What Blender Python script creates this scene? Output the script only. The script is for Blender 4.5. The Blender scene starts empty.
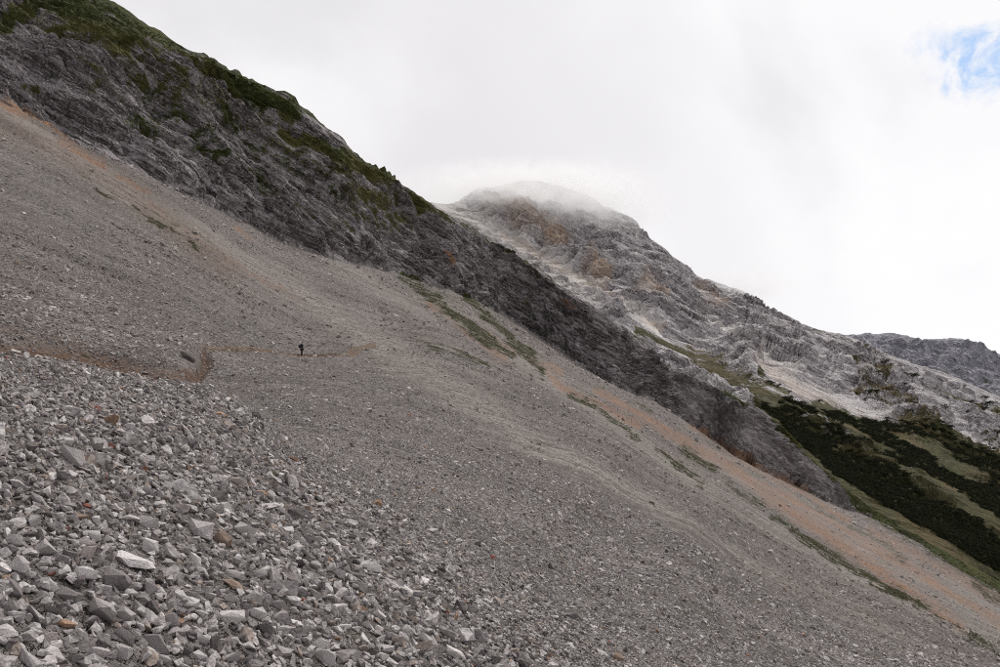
import bpy, bmesh, math, random
import numpy as np
from mathutils import Vector, Matrix, Euler
random.seed(7); RNG = np.random.default_rng(11)
C = bpy.context.scene.collection
sc = bpy.context.scene

# ------------------------------------------------------------------ camera, sky, sun, exposure
F = 778.0; CX, CY = 500.0, 333.5          # photo pixels: focal length and centre
cd = bpy.data.cameras.new('camera'); cam = bpy.data.objects.new('camera', cd); C.objects.link(cam)
cd.sensor_width = 36; cd.lens = 36*F/1000; cd.clip_start = 0.1; cd.clip_end = 60000
cam.location = (0, 0, 0); cam.rotation_euler = (math.radians(90), 0, 0)
sc.camera = cam
SUN_EL, SUN_AZ = math.radians(47), math.radians(24)     # azimuth clockwise from +Y (the view direction)
sdir = Vector((math.sin(SUN_AZ)*math.cos(SUN_EL), math.cos(SUN_AZ)*math.cos(SUN_EL), math.sin(SUN_EL)))
sl = bpy.data.lights.new('sun', 'SUN'); sun = bpy.data.objects.new('sun', sl); C.objects.link(sun)
sl.energy = 3.0; sl.angle = math.radians(6); sl.color = (1.0, .96, .91)
sun.rotation_euler = sdir.to_track_quat('Z', 'Y').to_euler()
sc.view_settings.view_transform = 'Standard'; sc.view_settings.look = 'None'
sc.view_settings.exposure = 0.1; sc.view_settings.gamma = 1.0
sc.cycles.max_bounces = 12; sc.cycles.diffuse_bounces = 2; sc.cycles.volume_bounces = 12
sc.cycles.volume_max_steps = 128; sc.cycles.use_denoising = True; sc.cycles.denoiser = 'OPENIMAGEDENOISE'; sc.cycles.denoising_input_passes = 'RGB_ALBEDO_NORMAL'; sc.cycles.denoising_prefilter = 'NONE'; sc.cycles.volume_step_rate = 0.4; sc.cycles.filter_width = 1.0

class NT:
    """small node-tree writer"""
    def __init__(s, tree): s.t = tree; s.t.nodes.clear()
    def n(s, kind, ins=None, **attrs):
        nd = s.t.nodes.new(kind)
        for k, v in attrs.items(): setattr(nd, k, v)
        for k, v in (ins or {}).items():
            sk = nd.inputs[k]
            if isinstance(v, bpy.types.NodeSocket): s.t.links.new(v, sk)
            else: sk.default_value = v
        return nd
    def math(s, op, a, b=0.0, clamp=False):
        return s.n('ShaderNodeMath', {0: a, 1: b}, operation=op, use_clamp=clamp).outputs[0]
    def mix(s, f, a, b, blend='MIX'):
        return s.n('ShaderNodeMix', {0: f, 6: a, 7: b}, data_type='RGBA', blend_type=blend).outputs[2]
    def ramp(s, v, lo, hi, a=0.0, b=1.0, smooth=True):
        return s.n('ShaderNodeMapRange', {0: v, 1: lo, 2: hi, 3: a, 4: b}, interpolation_type='SMOOTHSTEP' if smooth else 'LINEAR').outputs[0]
    def noise(s, vec, scale, detail=4, rough=.55, dist=0):
        return s.n('ShaderNodeTexNoise', {'Vector': vec, 'Scale': scale, 'Detail': detail, 'Roughness': rough, 'Distortion': dist}).outputs[0]
def rgb(r, g, b): return (r, g, b, 1)

w = bpy.data.worlds.new('World'); sc.world = w; w.use_nodes = True
g = NT(w.node_tree)
tc = g.n('ShaderNodeTexCoord').outputs['Generated']
skytex = g.n('ShaderNodeTexSky', sky_type='NISHITA', sun_disc=False, sun_elevation=SUN_EL, sun_rotation=SUN_AZ, altitude=1900).outputs[0]
n1 = g.noise(tc, 2.3, 5, .5, .3); n2 = g.noise(tc, 2.6, 6, .5, .2)
sx = g.n('ShaderNodeSeparateXYZ', {0: tc})
bright = g.ramp(g.math('ADD', sx.outputs[0], g.math('MULTIPLY', g.math('SUBTRACT', n1, .5), .7)), -.2, .55)
cloudcol = g.mix(bright, rgb(7.6, 7.45, 7.65), rgb(9.1, 9.0, 9.15))
cloudcol = g.mix(g.ramp(n2, .40, .75, 0, .8), cloudcol, rgb(9.7, 9.6, 9.7))
cloudcol = g.mix(g.ramp(n1, .50, .68, 0, .6), cloudcol, rgb(6.9, 6.8, 7.15))
bd = Vector(((972-CX)/F, 1, (CY-58)/F)).normalized()
dv = g.n('ShaderNodeVectorMath', {0: tc, 1: tuple(bd)}, operation='SUBTRACT').outputs[0]
dv = g.n('ShaderNodeVectorMath', {0: dv, 1: (1.0, 1.0, 1.75)}, operation='MULTIPLY').outputs[0]
dl = g.n('ShaderNodeVectorMath', {0: dv}, operation='LENGTH').outputs[1]
nb = g.noise(tc, 16, 6, .6, .3)
hole = g.ramp(g.math('ADD', dl, g.math('MULTIPLY', g.math('SUBTRACT', nb, .5), .16)), .022, .075, 1, 0)
skyc = g.mix(.8, skytex, rgb(3.2, 5.6, 9.4))
bg = g.n('ShaderNodeBackground', {0: g.mix(g.math('MULTIPLY', g.math('MULTIPLY', hole, g.ramp(g.noise(tc, 30, 6, .65, .5), .34, .62, .1, 1)), .8), cloudcol, skyc), 1: 0.1})
g.n('ShaderNodeOutputWorld', {0: bg.outputs[0]})

# ------------------------------------------------------------------ numpy noise
def _hash(ix, iy, iz, seed):
    h = (ix.astype(np.uint32)*np.uint32(374761393) ^ iy.astype(np.uint32)*np.uint32(668265263) ^ iz.astype(np.uint32)*np.uint32(2147483647+0) ^ np.uint32(seed*1013904223 & 0xffffffff))
    h = (h ^ (h >> np.uint32(13)))*np.uint32(1274126177); h = (h ^ (h >> np.uint32(15)))*np.uint32(2246822519)
    return h ^ (h >> np.uint32(16))
def perlin(p, seed=0):
    """p: (...,3) -> about -1..1"""
    p = p.astype(np.float32); i = np.floor(p).astype(np.int32); f = p-i; u = f*f*f*(f*(f*6-15)+10)
    out = 0
    for dx in (0, 1):
        wx = u[..., 0] if dx else 1-u[..., 0]
        for dy in (0, 1):
            wy = u[..., 1] if dy else 1-u[..., 1]
            for dz in (0, 1):
                wz = u[..., 2] if dz else 1-u[..., 2]
                h = _hash(i[..., 0]+dx, i[..., 1]+dy, i[..., 2]+dz, seed)
                gx = (h & np.uint32(1023)).astype(np.float32)/511.5-1
                gy = ((h >> np.uint32(10)) & np.uint32(1023)).astype(np.float32)/511.5-1
                gz = ((h >> np.uint32(20)) & np.uint32(1023)).astype(np.float32)/511.5-1
                out = out+wx*wy*wz*(gx*(f[..., 0]-dx)+gy*(f[..., 1]-dy)+gz*(f[..., 2]-dz))
    return out*1.3
def fbm(p, octs=5, gain=.5, lac=2.03, seed=0, ridged=False):
    s = 0; a = 1; tot = 0
    for o in range(octs):
        v = perlin(p*lac**o+o*17.3, seed+o)
        if ridged: v = 1-2*np.abs(v)
        s = s+a*v; tot += a; a *= gain
    return s/tot
def sstep(x, a, b):
    t = np.clip((x-a)/(b-a), 0, 1); return t*t*(3-2*t)

# ------------------------------------------------------------------ mesh helpers
def link(o, parent=None):
    C.objects.link(o)
    if parent: o.parent = parent
    return o
def tag(o, label=None, cat=None, group=None, kind=None):
    for k, v in (('label', label), ('category', cat), ('group', group), ('kind', kind)):
        if v: o[k] = v
    return o
def mesh_np(name, V, Fq, mat=None, smooth=True, attrs=None):
    me = bpy.data.meshes.new(name)
    V = np.ascontiguousarray(V, dtype=np.float32); Fq = np.ascontiguousarray(Fq, dtype=np.int32); k = Fq.shape[1]
    me.vertices.add(len(V)); me.vertices.foreach_set('co', V.ravel())
    me.loops.add(Fq.size); me.loops.foreach_set('vertex_index', Fq.ravel())
    me.polygons.add(len(Fq)); me.polygons.foreach_set('loop_start', np.arange(0, Fq.size, k, dtype=np.int32))
    me.polygons.foreach_set('use_smooth', np.full(len(Fq), smooth))
    me.update(calc_edges=True)
    for nm, arr in (attrs or {}).items():
        a = me.attributes.new(nm, 'FLOAT_COLOR', 'POINT'); a.data.foreach_set('color', np.ascontiguousarray(arr, dtype=np.float32).ravel())
    if mat: me.materials.append(mat)
    return me
def compact(V, Fq, attrs):
    used = np.zeros(len(V), bool); used[Fq.ravel()] = True
    idx = np.cumsum(used)-1
    return V[used], idx[Fq], {k: v[used] for k, v in attrs.items()}

# ------------------------------------------------------------------ control geometry, traced in photo pixels, each with its own distance
def curve(pts):
    a = np.array(pts, float)
    return lambda x: np.interp(x, a[:, 0], a[:, 1])
def tps(pts):
    P = np.array([(p[0]/300, p[1]/300) for p in pts]); z = np.log(np.array([p[2] for p in pts], float)); n = len(P)
    def U(r2): return .5*r2*np.log(r2+1e-9)
    K = U(((P[:, None]-P[None])**2).sum(-1))+np.eye(n)*.004
    A = np.zeros((n+3, n+3)); A[:n, :n] = K; A[:n, n] = 1; A[:n, n+1:] = P; A[n, :n] = 1; A[n+1:, :n] = P.T
    s = np.linalg.solve(A, np.r_[z, 0, 0, 0])
    def f(x, y):
        x = np.asarray(x, float)/300; y = np.asarray(y, float)/300; o = s[n]+s[n+1]*x+s[n+2]*y
        for i in range(n): o = o+s[i]*U((x-P[i, 0])**2+(y-P[i, 1])**2)
        return np.exp(o)
    return f
def unproj(x, y, Y): return np.stack([(x-CX)/F*Y, Y, (CY-y)/F*Y], -1)

ridge_top = curve([(-500, -420), (-300, -260), (-100, -130), (0, -66), (60, -30), (105, 0), (140, 24), (170, 41), (215, 66), (250, 82), (285, 96), (305, 113), (330, 132), (360, 157), (400, 184), (440, 210), (480, 236),
    (520, 261), (560, 287), (600, 313), (635, 337), (655, 356), (672, 371), (700, 380), (735, 398), (765, 413), (785, 432), (800, 450), (850, 493), (900, 526), (950, 554), (1000, 582), (1100, 632), (1500, 840)])
rock_foot = curve([(-500, -170), (-300, -60), (-100, 50), (0, 102), (30, 113), (60, 134), (100, 156), (140, 174), (180, 194), (215, 209), (250, 226), (285, 243), (310, 253), (345, 262), (380, 268), (410, 277), (440, 286),
    (466, 297), (482, 302), (512, 320), (560, 351), (600, 378), (640, 396), (670, 410), (700, 432), (740, 460), (790, 484), (830, 504), (860, 514), (885, 523), (930, 551), (960, 568), (1000, 590), (1100, 645), (1500, 860)])
far_Y = tps([(-200, 345, 45), (0, 347, 52), (100, 362, 58), (205, 374, 62), (190, 340, 70), (302, 355, 90), (300, 430, 26), (400, 400, 52), (500, 450, 40), (400, 500, 19), (620, 640, 14), (500, 667, 9), (300, 667, 6), (700, 667, 14),
    (850, 667, 26), (1000, 667, 50), (1000, 640, 105), (900, 600, 85), (800, 560, 72), (700, 500, 66), (600, 450, 62), (600, 550, 27), (750, 600, 33), (0, 300, 68), (0, 200, 102), (0, 105, 150), (-200, 200, 80), (-200, 0, 140),
    (100, 158, 152), (200, 205, 168), (200, 280, 112), (350, 270, 190), (400, 350, 115), (450, 320, 172), (500, 340, 196), (600, 390, 212), (660, 420, 226), (700, 470, 160), (800, 505, 236), (850, 555, 150), (1000, 598, 262),
    (1200, 700, 240), (1200, 780, 60), (1000, 800, 15), (700, 800, 6.5), (300, 800, 4.2), (1100, 690, 110)])
def near_w(x, y): return np.maximum(((y-CY)/F-.57*(x-CX)/F-.08)/3.0, .004)
edge_y = curve([(-500, 300), (-100, 338), (0, 351), (60, 359), (120, 372), (200, 381), (240, 395), (300, 440), (400, 500), (520, 570), (620, 640), (700, 690), (1000, 900), (1500, 1300)])
edge_w = curve([(-500, 4), (150, 4), (220, 10), (300, 45), (500, 80), (1500, 120)])
def depth(x, y):
    m = sstep(y-edge_y(x), -edge_w(x)*.3, edge_w(x))
    wf = 1/far_Y(x, y); wn = np.maximum(near_w(x, y), wf*.0+.02)
    return 1/(wf*(1-m)+wn*m)
top_dY = curve([(-500, 110), (0, 78), (250, 46), (400, 34), (480, 22), (560, 16), (640, 20), (700, 34), (800, 30), (1000, 14), (1500, 14)])

def polymask(x, y, strokes, warp=5.0, seed=3):
    """soft brush strokes (x,y,halfwidth ...) on the ground, frayed by noise stretched down the fall line"""
    q = np.stack([(x*.87+y*.5)/46, (-x*.5+y*.87)/9, np.zeros_like(x)], -1)
    x = x+warp*2.2*fbm(q, 4, .6, seed=seed); y = y+warp*1.8*fbm(q+31, 4, .6, seed=seed+5)
    q2 = np.stack([(x*.87+y*.5)/15, (-x*.5+y*.87)/3.2, np.zeros_like(x)], -1); x = x+warp*.9*fbm(q2, 3, .6, seed=seed+9); y = y+warp*.7*fbm(q2+7, 3, .6, seed=seed+11)
    out = np.zeros_like(x)
    for st in strokes:
        s, pts = st[0], st[1:]
        for (ax, ay, aw), (bx, by, bw) in zip(pts[:-1], pts[1:]):
            dx, dy = bx-ax, by-ay; L = dx*dx+dy*dy+1e-6
            t = np.clip(((x-ax)*dx+(y-ay)*dy)/L, 0, 1); d = np.hypot(x-ax-t*dx, y-ay-t*dy); hw = aw+t*(bw-aw)
            out = np.maximum(out, s*np.clip(1.3-.8*d/hw, 0, 1))
    return out
GRASS = [(.42, (60, 20, 40), (180, 100, 30), (300, 170, 26), (400, 225, 18)), (.35, (100, 90, 20), (250, 180, 20), (340, 235, 14)), (1, (40, -20, 24), (70, 8, 20), (125, 52, 17)), (1, (105, 4, 13), (170, 50, 11), (250, 94, 15), (292, 114, 11)), (.9, (0, 30, 10), (30, 8, 14)), (.8, (200, 84, 6), (232, 104, 7)), (.6, (195, 140, 10), (212, 165, 10)),
    (1, (280, 141, 7), (330, 155, 11), (392, 182, 10)), (1, (392, 188, 7), (445, 216, 6)), (.6, (350, 190, 8), (385, 205, 10)), (.55, (130, 120, 7), (160, 140, 6)), (.5, (20, 88, 3), (34, 92, 4)), (.5, (440, 214, 3), (560, 292, 3)),
    (1, (404, 277, 4), (428, 294, 6), (470, 325, 7), (510, 356, 5)), (1, (465, 298, 5), (488, 314, 5)), (1, (484, 314, 5), (524, 352, 6), (548, 373, 3)), (.75, (410, 333, 3), (434, 348, 5), (490, 365, 3)), (.9, (572, 393, 3), (600, 409, 3), (638, 440, 3)),
    (.6, (590, 382, 2), (650, 412, 3)), (.75, (86, 186, 2), (156, 219, 5), (200, 247, 3)), (.5, (70, 168, 3), (90, 180, 2)), (1, (769, 517, 3), (823, 552, 5), (898, 593, 5), (952, 623, 3), (1010, 662, 2)), (.55, (721, 518, 2), (800, 554, 3)),
    (.9, (655, 450, 3), (704, 484, 3)), (1, (685, 450, 5), (712, 470, 5)), (.8, (728, 484, 4), (764, 508, 4)), (.5, (700, 436, 2), (760, 476, 3)), (.5, (800, 500, 2), (850, 528, 3)), (1.1, (775, 425, 4), (800, 450, 5), (860, 498, 9), (930, 540, 14), (1010, 585, 16), (1100, 640, 18)),
    (.8, (975, 586, 3), (1010, 606, 4)), (.7, (690, 375, 4), (745, 402, 5)), (.6, (850, 525, 3), (905, 560, 3))]
OCHRE = [(1, (600, 392, 3), (660, 428, 5), (720, 460, 5), (775, 500, 6), (864, 562, 7), (960, 627, 6)), (.8, (762, 482, 2), (850, 533, 4), (932, 582, 5), (1000, 622, 5), (1100, 680, 8)), (1, (5, 103, 6), (40, 117, 4), (75, 145, 3)), (.9, (60, 140, 3), (104, 163, 4)),
    (.8, (118, 176, 2), (150, 192, 2)), (.9, (235, 228, 2), (250, 240, 2)), (.9, (428, 300, 2), (470, 335, 3), (505, 358, 3)), (.9, (520, 350, 2), (560, 385, 3), (640, 425, 2)), (1.3, (445, 253, 3), (449, 261, 4)), (.6, (870, 530, 4), (1000, 600, 5)), (.8, (560, 300, 2), (575, 312, 3)), (.7, (655, 345, 2), (656, 360, 3)),
    (.8, (690, 425, 2), (740, 458, 3), (850, 520, 3)), (.7, (480, 330, 2), (560, 372, 3)), (.6, (150, 205, 2), (230, 262, 2), (300, 300, 2))]
PALE = [(.5, (690, 400, 16), (760, 440, 26), (850, 500, 14)), (.9, (0, 108, 5), (60, 148, 8), (160, 214, 9), (300, 292, 12), (400, 358, 14), (520, 432, 11), (640, 496, 7), (760, 565, 5), (900, 632, 3)), (.8, (430, 300, 4), (520, 358, 7), (620, 430, 8), (720, 500, 7), (850, 575, 6), (1000, 650, 6)), (.7, (700, 450, 5), (850, 540, 12), (1000, 625, 16), (1100, 680, 20)),
    (.6, (330, 255, 8), (430, 320, 6)), (.25, (20, 120, 10), (180, 230, 16), (330, 330, 14))]
BROWN = [(1, (-60, 338, 5), (0, 348, 5), (60, 353, 5), (110, 363, 6), (160, 374, 5), (200, 376, 4), (208, 366, 4), (203, 348, 3)), (.6, (205, 345, 2), (262, 351, 1.6), (302, 356, 1.6), (345, 358, 1.5), (374, 345, 1.5)), (.5, (0, 330, 5), (90, 350, 5)), (.35, (-60, 100, 14), (90, 165, 14), (230, 270, 12))]

# ------------------------------------------------------------------ the slope: one continuous sheet, scree below, rock ridge above
inner = np.arange(-24, 1025, 1.1)
xs = np.r_[np.linspace(-480, -30, 70), inner, np.linspace(1030, 1480, 60)]
NR, NS, NB = 185, 310, 26
X, _ = np.meshgrid(xs, np.arange(NR+NS+1), indexing='xy')
yt, yf = ridge_top(xs), rock_foot(xs)
k = 2.5
ker = np.exp(-.5*(np.arange(-8, 9)/k)**2); ker /= ker.sum()
yt = np.convolve(np.pad(yt, 8, 'edge'), ker, 'valid'); yf = np.convolve(np.pad(yf, 60, 'edge'), np.exp(-.5*(np.arange(-60, 61)/9)**2)/np.exp(-.5*(np.arange(-60, 61)/9)**2).sum(), 'valid')
yfs = yf.copy(); yts = np.convolve(np.pad(yt, 60, 'edge'), np.exp(-.5*(np.arange(-60, 61)/9)**2)/np.exp(-.5*(np.arange(-60, 61)/9)**2).sum(), 'valid')
yf = yf+4.5*np.array(fbm(np.stack([xs/30, xs*0, xs*0], -1), 6, .68, seed=5))*np.clip((yf-yt)/30, .3, 1)
yt = yt+1.6*np.array(fbm(np.stack([xs/30, xs*0+4, xs*0], -1), 5, .6, seed=6))
yf = np.maximum(yf, yt+6)
s = np.linspace(0, 1, NR+1)[:, None]
yr = yt[None]*(1-s)+yf[None]*s                      # rock rows
s2 = (np.arange(1, NS+1)/NS)[:, None]
ybot = 1150.0
ys = yf[None]+(ybot-yf[None])*(s2*.55+.45*s2**3)     # scree rows, dense in the frame
Yf = depth(xs, yf)
wk = np.exp(-.5*(np.arange(-60, 61)/24)**2); wk /= wk.sum()
Yt = depth(xs, yfs)+np.convolve(np.pad(top_dY(xs), 60, 'edge'), wk, 'valid')
wfs = 1/depth(xs, yfs); wbase = lambda y: 1/Yt+(wfs-1/Yt)*np.clip((y-yts)/np.maximum(yfs-yts, 6), -.3, 1.3)
wr = wbase(yr)+(1/Yf-wbase(yf))[None]*s**6
PR = unproj(X[:NR+1], yr, 1/wr)
PS = unproj(X[:NS], ys, depth(X[:NS], ys))
P = np.concatenate([PR, PS], 0); PY = np.concatenate([yr, ys], 0)
# the far side of the ridge falls away behind its crest
tb = (np.arange(NB, 0, -1)/NB)**1.6
back = []
for t in tb:
    q = PR[0].copy(); d = 420*t; q[:, 1] += d; q[:, 0] += .15*d; q[:, 2] -= (.08+np.maximum(0, (yt-CY)/F))*d+.5*d*min(1, d/70); back.append(q)
P = np.concatenate([np.array(back), P], 0); PY = np.concatenate([np.repeat(yt[None], NB, 0), PY], 0)
XX = np.repeat(xs[None], P.shape[0], 0)
rows = P.shape[0]
def grid_normals(P):
    du = np.gradient(P, axis=1); dv = np.gradient(P, axis=0); n = np.cross(du, dv)
    n /= np.linalg.norm(n, axis=-1, keepdims=True)+1e-12
    return n
N = grid_normals(P)
if N[rows//2, len(xs)//2, 2] < 0: N = -N
def blur(N, axis, r):
    for _ in range(2):
        c = np.cumsum(np.concatenate([np.repeat(np.take(N, [0], axis), r+1, axis), N, np.repeat(np.take(N, [-1], axis), r, axis)], axis), axis)
        n = N.shape[axis]; N = (np.take(c, np.arange(2*r+1, n+2*r+1), axis)-np.take(c, np.arange(n), axis))/(2*r+1)
    return N/(np.linalg.norm(N, axis=-1, keepdims=True)+1e-12)
N = blur(N, 1, 14); N = blur(N, 0, 4)
rowi = np.arange(rows)[:, None]
rock = np.where(rowi < NB, 1.0, np.clip((NB+NR-rowi)/14.0, 0, 1))*np.ones_like(XX)
fade_right = 1-.75*sstep(XX, 800, 930)
# strata frame: beds run down the fall line, to the right
d1 = np.array([.86, .12, -.5]); d1 /= np.linalg.norm(d1); d2 = np.cross(d1, [0, 1, 0]); d2 /= np.linalg.norm(d2); d3 = np.cross(d1, d2)
B = np.stack([d1, d2, d3])
def strata(P, along, across):
    q = P@B.T
    return np.stack([q[..., 0]/along, q[..., 1]/across, q[..., 2]/across], -1)
cliff = sstep(XX, 430, 500)*(1-sstep(XX, 650, 690))*sstep(PY-yt[None], 18, 34)
Q = P+2.5*np.stack([fbm(P/22, 3, seed=40), fbm(P/22, 3, seed=41), fbm(P/22, 3, seed=42)], -1)
big = fbm(strata(Q, 55, 24), 4, .5, seed=10)
beds = fbm(strata(Q, 26, 4.2), 5, .55, seed=20, ridged=True)
blk = fbm(strata(Q, 5.5, 2.2), 4, .6, seed=30)
vert = fbm(np.stack([(Q[..., 0]+.75*Q[..., 2])/3.6, Q[..., 1]/3.6, (Q[..., 2]-.5*Q[..., 0])/9], -1), 4, .55, seed=50, ridged=True)
crag = sstep(fbm(P/26, 3, seed=77), -.15, .25)
disp_rock = 6.5*big+(1.6+2.6*crag)*beds+1.2*blk+.3*fbm(P/1.6, 3, .6, seed=33)
# stepped ledges
led = (P@d2)/5.2+fbm(strata(P, 60, 20), 3, .45, seed=61)*2.2; fr = led-np.floor(led)
disp_rock += 2.6*(sstep(fr, 0, .8)-sstep(fr, .84, 1.0))*(.4+.6*crag)
led2 = (P@d2)/2.1+fbm(strata(P, 28, 8), 3, .5, seed=62)*2.0; fr2 = led2-np.floor(led2); disp_rock += .9*(sstep(fr2, 0, .75)-sstep(fr2, .8, 1.0))*sstep(fbm(P/9, 2, seed=63), -.3, .2)
gul = 1-np.abs(fbm(strata(Q, 46, 9), 3, .5, seed=25)*2.2); disp_rock -= 5.0*np.clip(gul-.72, 0, 1)/.28*sstep(fbm(P/30, 2, seed=26), -.25, .2)
fis = 1-np.abs(fbm(strata(Q, 15, 2.6), 3, .55, seed=27)*2.4); disp_rock -= 2.6*np.clip(fis-.7, 0, 1)/.3*crag
disp_rock = disp_rock*(1-cliff*.25)+cliff*(2.6*vert-2.4+4.5*fbm(strata(Q, 16, 7), 4, seed=70))
scree_big = 1.5*fbm(strata(P, 60, 14), 3, seed=80)*np.clip(P[..., 1:2][..., 0]/90, 0, 1)
rill = fbm(strata(P, 40, 3.2), 3, seed=83)*.26*sstep(P[..., 1], 30, 110)
fine = .035*fbm(P/.6, 4, .6, seed=85)*np.clip(P[..., 1]/8, .15, 2.5)
crest_fade = np.where(rowi < NB, .5, np.clip((rowi-NB)/24.0, .15, 1))
disp = rock*fade_right*disp_rock*crest_fade*.8+(1-rock)*(scree_big+rill+fine)
disp = disp+rock*fade_right*.25*blk
# the worn trough of the path through the gully
trough = polymask(XX, PY, BROWN[:1], 2.0)*(1-rock)
disp = disp-.55*trough*(XX < 230)
P = P+N*disp[..., None]
SLOPE_P, SLOPE_Y = P, PY
mg = polymask(XX, PY, GRASS, 6, 3); mo = polymask(XX, PY, OCHRE, 4, 4); mp = polymask(XX, PY, PALE, 6, 9); mb = polymask(XX, PY, BROWN, 2.2, 6)
mg[:NB] = .7; mo[:NB] = 0
mask = np.stack([mg, np.clip(mo, 0, 1), mp, mb], -1)
# coarse-to-fine stones: how blocky the ground reads here (object fact, used for the grain of the ground)
H, Wd = P.shape[:2]
idx = np.arange(H*Wd).reshape(H, Wd)
quads = np.stack([idx[:-1, :-1], idx[1:, :-1], idx[1:, 1:], idx[:-1, 1:]], -1)
rq = quads[:NB+NR].reshape(-1, 4); sq = quads[NB+NR:].reshape(-1, 4)
Vf = P.reshape(-1, 3); Mf = mask.reshape(-1, 4)
SLOPE_N = grid_normals(P)
if SLOPE_N[-60, len(xs)//2, 2] < 0: SLOPE_N = -SLOPE_N

# ------------------------------------------------------------------ materials
def new_mat(name):
    m = bpy.data.materials.new(name); m.use_nodes = True; return m, NT(m.node_tree)
def finish(g, col, rough=.9, normal=None, spec=.25):
    ins = {'Base Color': col, 'Roughness': rough, 'Specular IOR Level': spec}
    if normal is not None: ins['Normal'] = normal
    b = g.n('ShaderNodeBsdfPrincipled', ins); g.n('ShaderNodeOutputMaterial', {0: b.outputs[0]})
def bump(g, h, strength, dist, normal=None):
    ins = {'Strength': strength, 'Distance': dist, 'Height': h}
    if normal is not None: ins['Normal'] = normal
    return g.n('ShaderNodeBump', ins).outputs[0]
def aniso(g, along, across):
    co = g.n('ShaderNodeTexCoord').outputs['Object']
    e = Matrix((tuple(d1), tuple(d2), tuple(d3))).to_euler()
    r = g.n('ShaderNodeMapping', {'Vector': co, 'Rotation': tuple(e)}, vector_type='POINT').outputs[0]
    return co, g.n('ShaderNodeVectorMath', {0: r, 1: (1/along, 1/across, 1/across)}, operation='MULTIPLY').outputs[0]

def rock_material(name, dark, mid, light, grass, ochre, pale, sc_=1.0, grass_amt=1.0):
    m, g = new_mat(name)
    co, st = aniso(g, 10*sc_, 1.5*sc_)
    at = g.n('ShaderNodeAttribute', attribute_name='mask')
    sep = g.n('ShaderNodeSeparateColor', {0: at.outputs['Color']})
    n1 = g.noise(st, .8, 6, .6, .8); n2 = g.noise(co, .035/sc_, 4, .5); n3 = g.noise(co, 1.5/sc_, 6, .7); n4 = g.noise(co, .16/sc_, 6, .65, .4); n6 = g.noise(st, 3.0, 5, .7, .3)
    col = g.mix(g.ramp(n1, .40, .60), dark, light)
    col = g.mix(.45, col, g.mix(g.ramp(n4, .38, .6), dark, mid))
    _, sb = aniso(g, 55*sc_, 2.6*sc_); nb = g.noise(sb, 1.0, 6, .62, .35)
    col = g.mix(g.ramp(nb, .505, .565, 0, .8), col, light)
    col = g.mix(g.ramp(nb, .48, .42, 0, .8), col, dark)
    col = g.mix(g.ramp(n2, .4, .62, 0, .3), col, mid)
    col = g.mix(g.ramp(n6, .53, .62, 0, .85), col, light)
    col = g.mix(g.ramp(n6, .47, .38, 0, .7), col, dark)
    n7 = g.noise(co, 2.6/sc_, 3, .6)
    col = g.mix(g.ramp(n3, .55, .64, 0, .55), col, light)
    col = g.mix(g.ramp(n3, .45, .36, 0, .6), col, dark)
    col = g.mix(g.ramp(n7, .58, .66, 0, .8), col, tuple(c*1.25 for c in light[:3])+(1,))
    thr = g.math('ADD', g.math('MULTIPLY', sep.outputs[0], .72*grass_amt), g.math('ADD', g.math('MULTIPLY', g.math('SUBTRACT', n4, .5), 1.3), g.math('ADD', g.math('MULTIPLY', g.math('SUBTRACT', n6, .5), .8), g.math('MULTIPLY', g.math('SUBTRACT', n3, .5), .7))))
    gm = g.ramp(thr, .26, .42)
    gc = g.mix(g.ramp(g.noise(co, .9/sc_, 4), .4, .6), grass, tuple(c*.55 for c in grass[:3])+(1,))
    gc = g.mix(g.ramp(n2, .45, .65), gc, rgb(grass[0]*1.5, grass[1]*1.2, grass[2]*1.4))
    col = g.mix(g.math('MULTIPLY', sep.outputs[2], g.ramp(n3, .3, .5, .7, 1)), col, pale)
    col = g.mix(g.math('MULTIPLY', sep.outputs[1], g.ramp(n6, .36, .54, .1, .9)), col, ochre)
    col = g.mix(gm, col, gc)
    vo = g.n('ShaderNodeTexVoronoi', {'Vector': g.n('ShaderNodeVectorMath', {0: st, 1: g.n('ShaderNodeTexNoise', {'Vector': st, 'Scale': 2.0}).outputs[1]}, operation='ADD').outputs[0], 'Scale': 1.6}).outputs[0]
    nn = bump(g, vo, 1.0, 1.1*sc_)
    nn = bump(g, n3, .7, .6*sc_, nn)
    nn = bump(g, nb, .8, 1.2*sc_, nn)
    nn = bump(g, n6, .8, .5*sc_, nn)
    finish(g, col, .92, nn, .15)
    return m
M_rock = rock_material('ridge_rock', rgb(.04, .034, .033), rgb(.14, .124, .125), rgb(.36, .33, .335), rgb(.055, .064, .018), rgb(.30, .15, .065), rgb(.28, .255, .25))  # rock colours darkened to carry the cloud shade over the ridge
M_mtn = rock_material('mountain_rock', rgb(.125, .11, .113), rgb(.29, .265, .27), rgb(.60, .57, .575), rgb(.074, .071, .030), rgb(.43, .31, .22), rgb(.60, .565, .54), 4.2, 1.0)  # rock colours lightened to carry the brighter light through a cloud gap
M_far = rock_material('far_rock', rgb(.17, .168, .195), rgb(.27, .27, .30), rgb(.40, .395, .43), rgb(.1, .1, .07), rgb(.25, .2, .16), rgb(.3, .29, .3), 16, .5)  # bluish cast of distant haze put into the rock colours

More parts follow.
